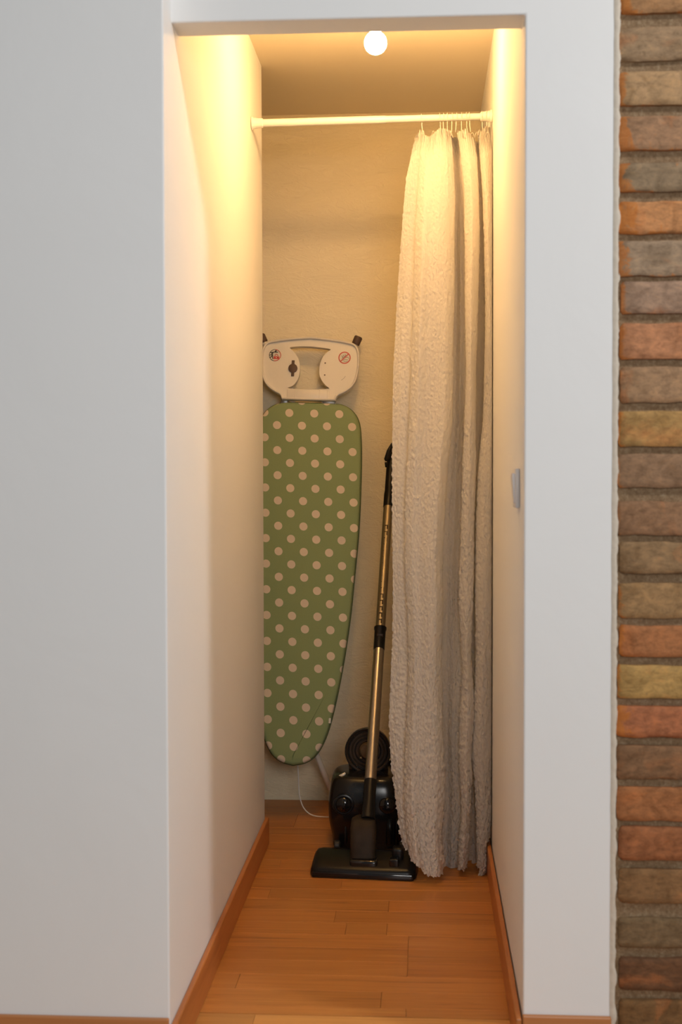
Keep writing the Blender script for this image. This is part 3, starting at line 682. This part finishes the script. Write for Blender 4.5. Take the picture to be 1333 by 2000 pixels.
# legs: two crossing tubes behind the board; feet caps poke out above the rest
def w2b(p): return MI @ p
def leg(top, low, *rest):
    rest = list(rest); capdir = rest.pop()
    g = [w2b(p) for p in smooth_path([top, top.lerp(low, .5), low] + rest, 8)]
    bm = bmesh.new(); sweep(bm, g, .0098, 16); L = bobj('leg', bm, M_tube)
    d = (top - low).normalized()
    bm = bmesh.new(); lathe(bm, w2b(top - capdir * .004), MI.to_3x3() @ capdir, [(0, .0125), (.003, .0145), (.027, .0150), (.031, .012)], 20); bobj('foot_cap', bm, M_brown, L, auto=40)['label'] = 'brown rubber cap'
    return L
tr_ = at(695.5, 671, 4.735); tl_ = at(515.5, 667, 4.735)
leg(tr_, at(638, 786, 4.71), at(548, 1440, 4.60), (at(700, 660, 4.735) - at(690.5, 682, 4.735)).normalized())
leg(tl_, at(572, 786, 4.71), at(596, 1415, 4.61), at(614, 1461, 4.63), at(634, 1512, 4.65), at(654, 1562, 4.67), (at(510, 655, 4.735) - at(521, 678, 4.735)).normalized())
bm = bmesh.new(); sweep(bm, [w2b(at(548, 1440, 4.6)), w2b(at(600, 1412, 4.6))], .0085, 14); bobj('crossbar', bm, M_tube)

# ------------------------------------------------------------------ white cord behind the board
pts = [at(570, 1440, 4.60), at(580, 1480, 4.60), at(583, 1510, 4.60), at(584, 1535, 4.60), at(586, 1556, 4.59), at(592, 1575, 4.575), at(603, 1588, 4.56), at(618, 1594, 4.55), at(645, 1596.5, 4.545), at(690, 1596, 4.545)]
pts = [Vector((p.x, p.y, max(p.z, .0035))) for p in pts]
bm = bmesh.new(); sweep(bm, smooth_path(pts, 6), .0021, 10); props(obj('cord', bm, M_white, smooth=True), 'thin white cord dangling below the ironing board and trailing to the vacuum cleaner', 'cord')

# ------------------------------------------------------------------ vacuum cleaner
VAC = empty('vacuum_cleaner', (at(718, 1650, 4.25).x, 4.27, 0), 'black canister vacuum cleaner with a chrome wand leaning on the back wall', 'vacuum cleaner')
vx, vy = at(720, 1600, 4.25).x, 4.265
def bz(py): return at(700, py, 4.2).z
def hw(px): return vx - at(px, 1600, 4.20).x
prof = [(1655, 649, .095), (1640, 648.5, .100), (1625, 646, .108), (1605, 641.5, .120), (1585, 640.5, .126), (1560, 641, .126), (1540, 644, .120), (1527, 646, .114), (1519, 649, .106), (1513, 655, .094), (1509, 672, .07)]
bm = bmesh.new(); rings = [superring(vx, vy, .006, hw(650), .095, 4.5)]
for py, px, dep in prof: rings.append(superring(vx, vy, bz(py), hw(px), dep, 4.2))
loft(bm, rings); BODY = obj('body', bm, M_body, VAC, smooth=True, auto=50)
m = BODY.modifiers.new('sub', 'SUBSURF'); m.levels = 1; m.render_levels = 1
yf_ = vy - .124
# front shell seam, knobs
for px, py, lab in ((672, 1571, 'glossy black round knob'), (757, 1573, None)):
    c_ = at(px, py, yf_ + (.006 if lab else -.002)); bm = bmesh.new()
    lathe(bm, c_, (0, -1, .05), [(-.014, .034), (.004, .034), (.010, .0325), (.011, .0285), (.0065, .0275), (.0065, .0255)], 36)
    if lab: obj('knob_ring', bm, M_blk, BODY, smooth=True, auto=35)
    else: bm.free()
    bm = bmesh.new(); lathe(bm, c_, (0, -1, .05), [(0.0, .0262)] + [(.004 + .015 * math.sin(a * math.pi / 16), .0262 * math.cos(a * math.pi / 16)) for a in range(9)], 36)
    k_ = obj('knob', bm, M_gloss, BODY, smooth=True)
    k_['label'] = 'glossy black dome knob'
    for da in ((-.35, .35) if lab else ()):
        pa = c_ + Vector((math.sin(da) * .004, -.0185, .014)); pb = c_ + Vector((math.sin(da) * .016, -.0165, -.016))
        bm = bmesh.new(); sweep(bm, [pa, (pa + pb) / 2 + Vector((0, -.003, 0)), pb], .0022, 8); obj('knob_fin', bm, M_gloss, BODY, smooth=True)
# lower recess: posts and a grey strip, front castor
for px, wd, mat in ((676, .0030, M_hose), (690, .009, M_blk), (762, .010, M_blk), (776, .006, M_blk)):
    a, b = at(px, 1598, 4.152), at(px - 1, 1648, 4.160); bm = bmesh.new(); sweep(bm, [a, (a + b) / 2 + Vector((0, -.004, 0)), b], wd, 10); obj('strut', bm, mat, BODY, smooth=True)
for px in (659, 786):
    a = at(px, 1651, 4.150); bm = bmesh.new(); lathe(bm, (a.x - .009, a.y + .004, .0175), (1, 0, 0), [(0, .014), (.003, .0168), (.015, .0168), (.018, .014)], 24); obj('castor', bm, M_hose, BODY, smooth=True, auto=40)
# dust cup: transparent-looking drum facing forward with concentric rings and a brown core
cc_ = at(719, 1467, 4.235); R0 = .0735
bm = bmesh.new(); lathe(bm, cc_ + Vector((0, .13, 0)), (0, -1, 0), [(.07, R0 * .55), (.085, R0 * .90), (.100, R0 * .985), (.118, R0), (.126, R0 * 1.0), (.130, R0 * .96), (.128, R0 * .90), (.122, R0 * .88)], 56)
CUP = obj('dust_cup', bm, M_smoke, VAC, smooth=True, auto=40); CUP['label'] = 'round smoky brown dust cup'
for rr_, th, mat in ((.985, .0020, M_gloss), (.84, .0022, M_body), (.70, .0026, M_dusty), (.56, .0022, M_body), (.44, .003, M_smoke)):
    bm = bmesh.new(); c_ = cc_ + Vector((0, -.002 if rr_ > .9 else .007, 0))
    ps = [c_ + Vector((math.cos(2 * math.pi * k / 48) * R0 * rr_, 0, math.sin(2 * math.pi * k / 48) * R0 * rr_)) for k in range(49)]
    sweep(bm, ps, th, 8, False); obj('ring', bm, mat, CUP, smooth=True)
bm = bmesh.new(); lathe(bm, cc_ + Vector((0, .01, 0)), (0, -1, 0), [(0, R0 * .40), (.010, R0 * .38), (.016, R0 * .30), (.017, R0 * .1), (.017, 0)], 36); obj('core', bm, M_core, CUP, smooth=True, auto=40)
bm = bmesh.new(); a = cc_ + Vector((-.022, -.002, -.022)); lathe(bm, a, (0, -1, 0), [(0, .0045), (.006, .0040), (.0075, .0)], 14); obj('latch_button', bm, M_brass, CUP, smooth=True)
bm = bmesh.new(); zt, zb = cc_.z - .01, bz(1516)                     # collar joining the drum to the body
loft(bm, [superring(cc_.x, cc_.y + .062, zz, aa, .052, 5) for zz, aa in ((zt, R0 * .96), (lerp(zt, zb, .5), R0 * .90), (zb + .006, R0 * .86), (zb - .02, R0 * 1.15))]); obj('cup_collar', bm, M_smoke, CUP, smooth=True, auto=50)
for dx_ in (-.052, -.036, .040, .054):
    bm = bmesh.new(); sweep(bm, [Vector((cc_.x + dx_, cc_.y + .008, cc_.z - .045)), Vector((cc_.x + dx_ * .9, cc_.y + .006, zb + .004))], .003, 8); obj('rib', bm, M_body, CUP, smooth=True)
# bronze-and-cream latch on the body's left shoulder
a = at(669, 1520, 4.19); bm = bmesh.new()
sweep(bm, smooth_path([a + Vector((-.008, .002, .006)), a + Vector((.001, -.002, .010)), a + Vector((.009, .002, .016))], 5), [.0045] * 3 + [.0055] * 5 + [.0038] * 3, 10)
LT = obj('latch', bm, M_tube, BODY, smooth=True); LT['label'] = 'small cream latch on the shoulder'
bm = bmesh.new(); sweep(bm, smooth_path([a + Vector((-.001, -.003, .006)), a + Vector((.002, -.008, -.004)), a + Vector((.006, -.010, -.020))], 4), [.0078] * 5 + [.0050] * 4, 10); obj('latch_stem', bm, M_brass, BODY, smooth=True)

# wand
def wl(py, Y=None):
    px = 724 - 0.0648 * (py - 1526)
    return at(px, py, Y if Y else lerp(4.0, 4.72, (1560 - py) / (1560 - 870)))
WA = wl(1526); 
bm = bmesh.new(); sweep(bm, [wl(1530), wl(1262)], .0178, 28); WAND = obj('wand', bm, M_chrome, VAC, smooth=True, auto=60); WAND['label'] = 'satin chrome lower tube'
bm = bmesh.new(); sweep(bm, [wl(1521), wl(1517)], .0186, 28); obj('tube_band', bm, M_chrome, WAND, smooth=True, auto=60)
bm = bmesh.new(); sweep(bm, [wl(1272), wl(1268), wl(1232), wl(1230), wl(1226), wl(1225)], [.0178, .0184, .0186, .0205, .0207, .017], 28); J = obj('coupling', bm, M_blk, VAC, smooth=True, auto=40)
q = wl(1240); bm = box((-.010, -.0025, -.006), (.010, .0025, .006), .0015, 2); o = obj('slider', bm, M_smoke, J, smooth=True, auto=40); o.location = q + Vector((.001, -.0195, 0)); o.parent = J; o.matrix_parent_inverse = Matrix()
bm = bmesh.new(); sweep(bm, [wl(1228), wl(985)], .0160, 28); TT = obj('telescopic_tube', bm, M_brass, VAC, smooth=True, auto=60); TT['label'] = 'upper tube with a row of stepped notches'
wd_ = (wl(985) - wl(1228)).normalized(); fx = Vector((1, 0, 0)); fx = (fx - wd_ * fx.dot(wd_)).normalized(); fy = wd_.cross(fx); 
if fy.y > 0: fy = -fy
for k in range(16):
    c_ = wl(1034 + k * 12.2) + fy * .0150
    bm = bmesh.new(); Mx = Matrix(((fx.x, fy.x, wd_.x, c_.x), (fx.y, fy.y, wd_.y, c_.y), (fx.z, fy.z, wd_.z, c_.z), (0, 0, 0, 1)))
    bx(bm, (.0005, 0, -.0078), (.0045, .0032, .0060), Mx); bx(bm, (-.0060, 0, .0045), (.0045, .0032, .0078), Mx)
    obj('notch', bm, M_notch, TT)
# handle with hook
H0, H1, H2 = wl(990), wl(920), wl(868)
bm = bmesh.new(); sweep(bm, smooth_path([wl(990), wl(986), wl(960), wl(930), wl(905), wl(890) + Vector((.003, 0, 0)), wl(868) + Vector((.014, .0, 0)), wl(858) + Vector((.034, .005, 0)), wl(862) + Vector((.062, .0, 0))], 5), [.0175] * 10 + [.0160] * 10 + [.0165] * 10 + [.0155] * 11, 24)
HD = obj('handle', bm, M_blk, VAC, smooth=True, auto=60)
q = at(758, 893, 4.66); bm = bmesh.new(); sweep(bm, [q + Vector((.014, 0, .050)), q + Vector((.004, -.002, .022)), q + Vector((-.005, -.004, -.008)), q + Vector((-.004, -.004, -.014))], [.002, .008, .0085, .005], 12); obj('hook', bm, M_blk, HD, smooth=True)
q = at(760, 906, 4.655); bm = bmesh.new(); sweep(bm, [q + Vector((-.010, -.004, .006)), q + Vector((-.008, -.004, -.012))], .005, 10); obj('trigger', bm, M_blk, HD, smooth=True)
# hose: from the handle down behind the curtain to the canister
hs = wl(862) + Vector((.060, 0, 0)); pts = smooth_path([hs, hs + Vector((.05, -.03, -.03)), Vector((.12, 4.50, .95)), Vector((.13, 4.46, .60)), Vector((.10, 4.42, .38)), Vector((.055, 4.37, .30)), Vector((vx + .06, 4.345, .225))], 34)
bm = bmesh.new(); sweep(bm, pts, [.019 + (.0018 if i % 2 else -.0012) for i in range(len(pts))], 18); obj('hose', bm, M_hose, VAC, smooth=True)
# cuff, elbow and floor head
bm = bmesh.new(); sweep(bm, [wl(1528), wl(1524), wl(1530), wl(1570), wl(1600)], [.0150, .0190, .0196, .0190, .0210], 28)
CF_ = obj('cuff', bm, M_blk, VAC, smooth=True, auto=50)
nzc = Vector((at(709, 1690, 3.90).x, 3.925, 0))
bm = bmesh.new()
rings = []
for py, hw_, Yc, dp in ((1594, .022, 3.975, .020), (1600, .036, 3.965, .026), (1615, .039, 3.955, .030), (1645, .0385, 3.94, .030), (1672, .0375, 3.93, .028), (1681, .034, 3.925, .026)):
    c_ = at(710.5 - (py - 1600) * 0.014, py, Yc); rings.append(superring(c_.x, Yc, c_.z, hw_, dp, 4.5, 36))
loft(bm, rings); NECK = obj('neck', bm, M_dusty, VAC, smooth=True, auto=50); NECK['label'] = 'dusty dark brown swivel neck'
HX, HYf = nzc.x, 3.868
def headring(x, s=1.0):      # profile of the floor head across its depth at position x; (y, z)
    return [(x, y_, z_) for y_, z_ in ((0.0, .004), (-.002, .018 * s), (.003, .028 * s), (.014, .035 * s), (.045, .047 * s), (.085, .060 * s), (.104, .061 * s), (.114, .050 * s), (.116, .020), (.116, .004))]
bm = bmesh.new(); rings = []
for x, s, iny in ((-.158, .55, .018), (-.154, .80, .008), (-.146, .96, .002), (-.130, 1.0, 0), (-.06, 1.0, -.002), (0, 1.0, -.003), (.06, 1.0, -.002), (.130, 1.0, 0), (.146, .96, .002), (.154, .8, .008), (.158, .55, .018)):
    r_ = headring(x, s); rings.append([Vector((p[0], p[1] + iny * (1 - p[1] / .05), p[2])) for p in r_])
loft(bm, rings)
HEAD = obj('floor_head', bm, M_blk, VAC, smooth=True, auto=50); HEAD.rotation_euler = (0, 0, math.radians(-4.5)); HEAD.location = (HX, HYf, 0)
HEAD.matrix_parent_inverse = VAC.matrix_basis.inverted()
def hchild(name, bm, mat, **k):
    o = obj(name, bm, mat, None, smooth=True, auto=k.get('auto', 40)); o.parent = HEAD; return o
hchild('bumper', box((-.150, -.006, .001), (.150, .006, .019), .004, 2), M_gloss)
hchild('sole_edge', box((-.152, .0, .0004), (.152, .09, .006), .002, 1), M_gloss)
hchild('pedal', box((.078, .016, .030), (.106, .046, .058), .004, 3), M_body)
hchild('pedal_hinge', box((.082, .046, .040), (.116, .092, .082), .008, 3), M_blk)
hchild('neck_socket', box((-.040, .012, .025), (.042, .090, .052), .008, 3), M_gloss)

# ------------------------------------------------------------------ light switch on the right reveal
SWI = empty('light_switch', (XR, 2.855, 1.168), 'small white light switch on the right side wall of the opening', 'switch')
bm = box((XR - .0095, 2.815, 1.127), (XR - .0004, 2.897, 1.211), .002, 2); obj('plate', bm, M_switch, SWI, smooth=True, auto=40)
bm = bmesh.new(); prism(bm, [(2.830, -.009), (2.884, -.009), (2.884, -.009), (2.830, -.009)][:2] + [(2.884, -.012)], 0, .001) if False else None
bm = bmesh.new()
vs = [bm.verts.new(p) for p in ((XR - .009, 2.833, 1.137), (XR - .009, 2.880, 1.137), (XR - .0115, 2.880, 1.137), (XR - .0115, 2.833, 1.137), (XR - .009, 2.833, 1.200), (XR - .009, 2.880, 1.200), (XR - .0155, 2.880, 1.200), (XR - .0155, 2.833, 1.200))]
for f in ((0, 1, 2, 3), (4, 7, 6, 5), (0, 4, 5, 1), (1, 5, 6, 2), (2, 6, 7, 3), (3, 7, 4, 0)): bm.faces.new([vs[i] for i in f])
obj('rocker', bm, M_switch, SWI)
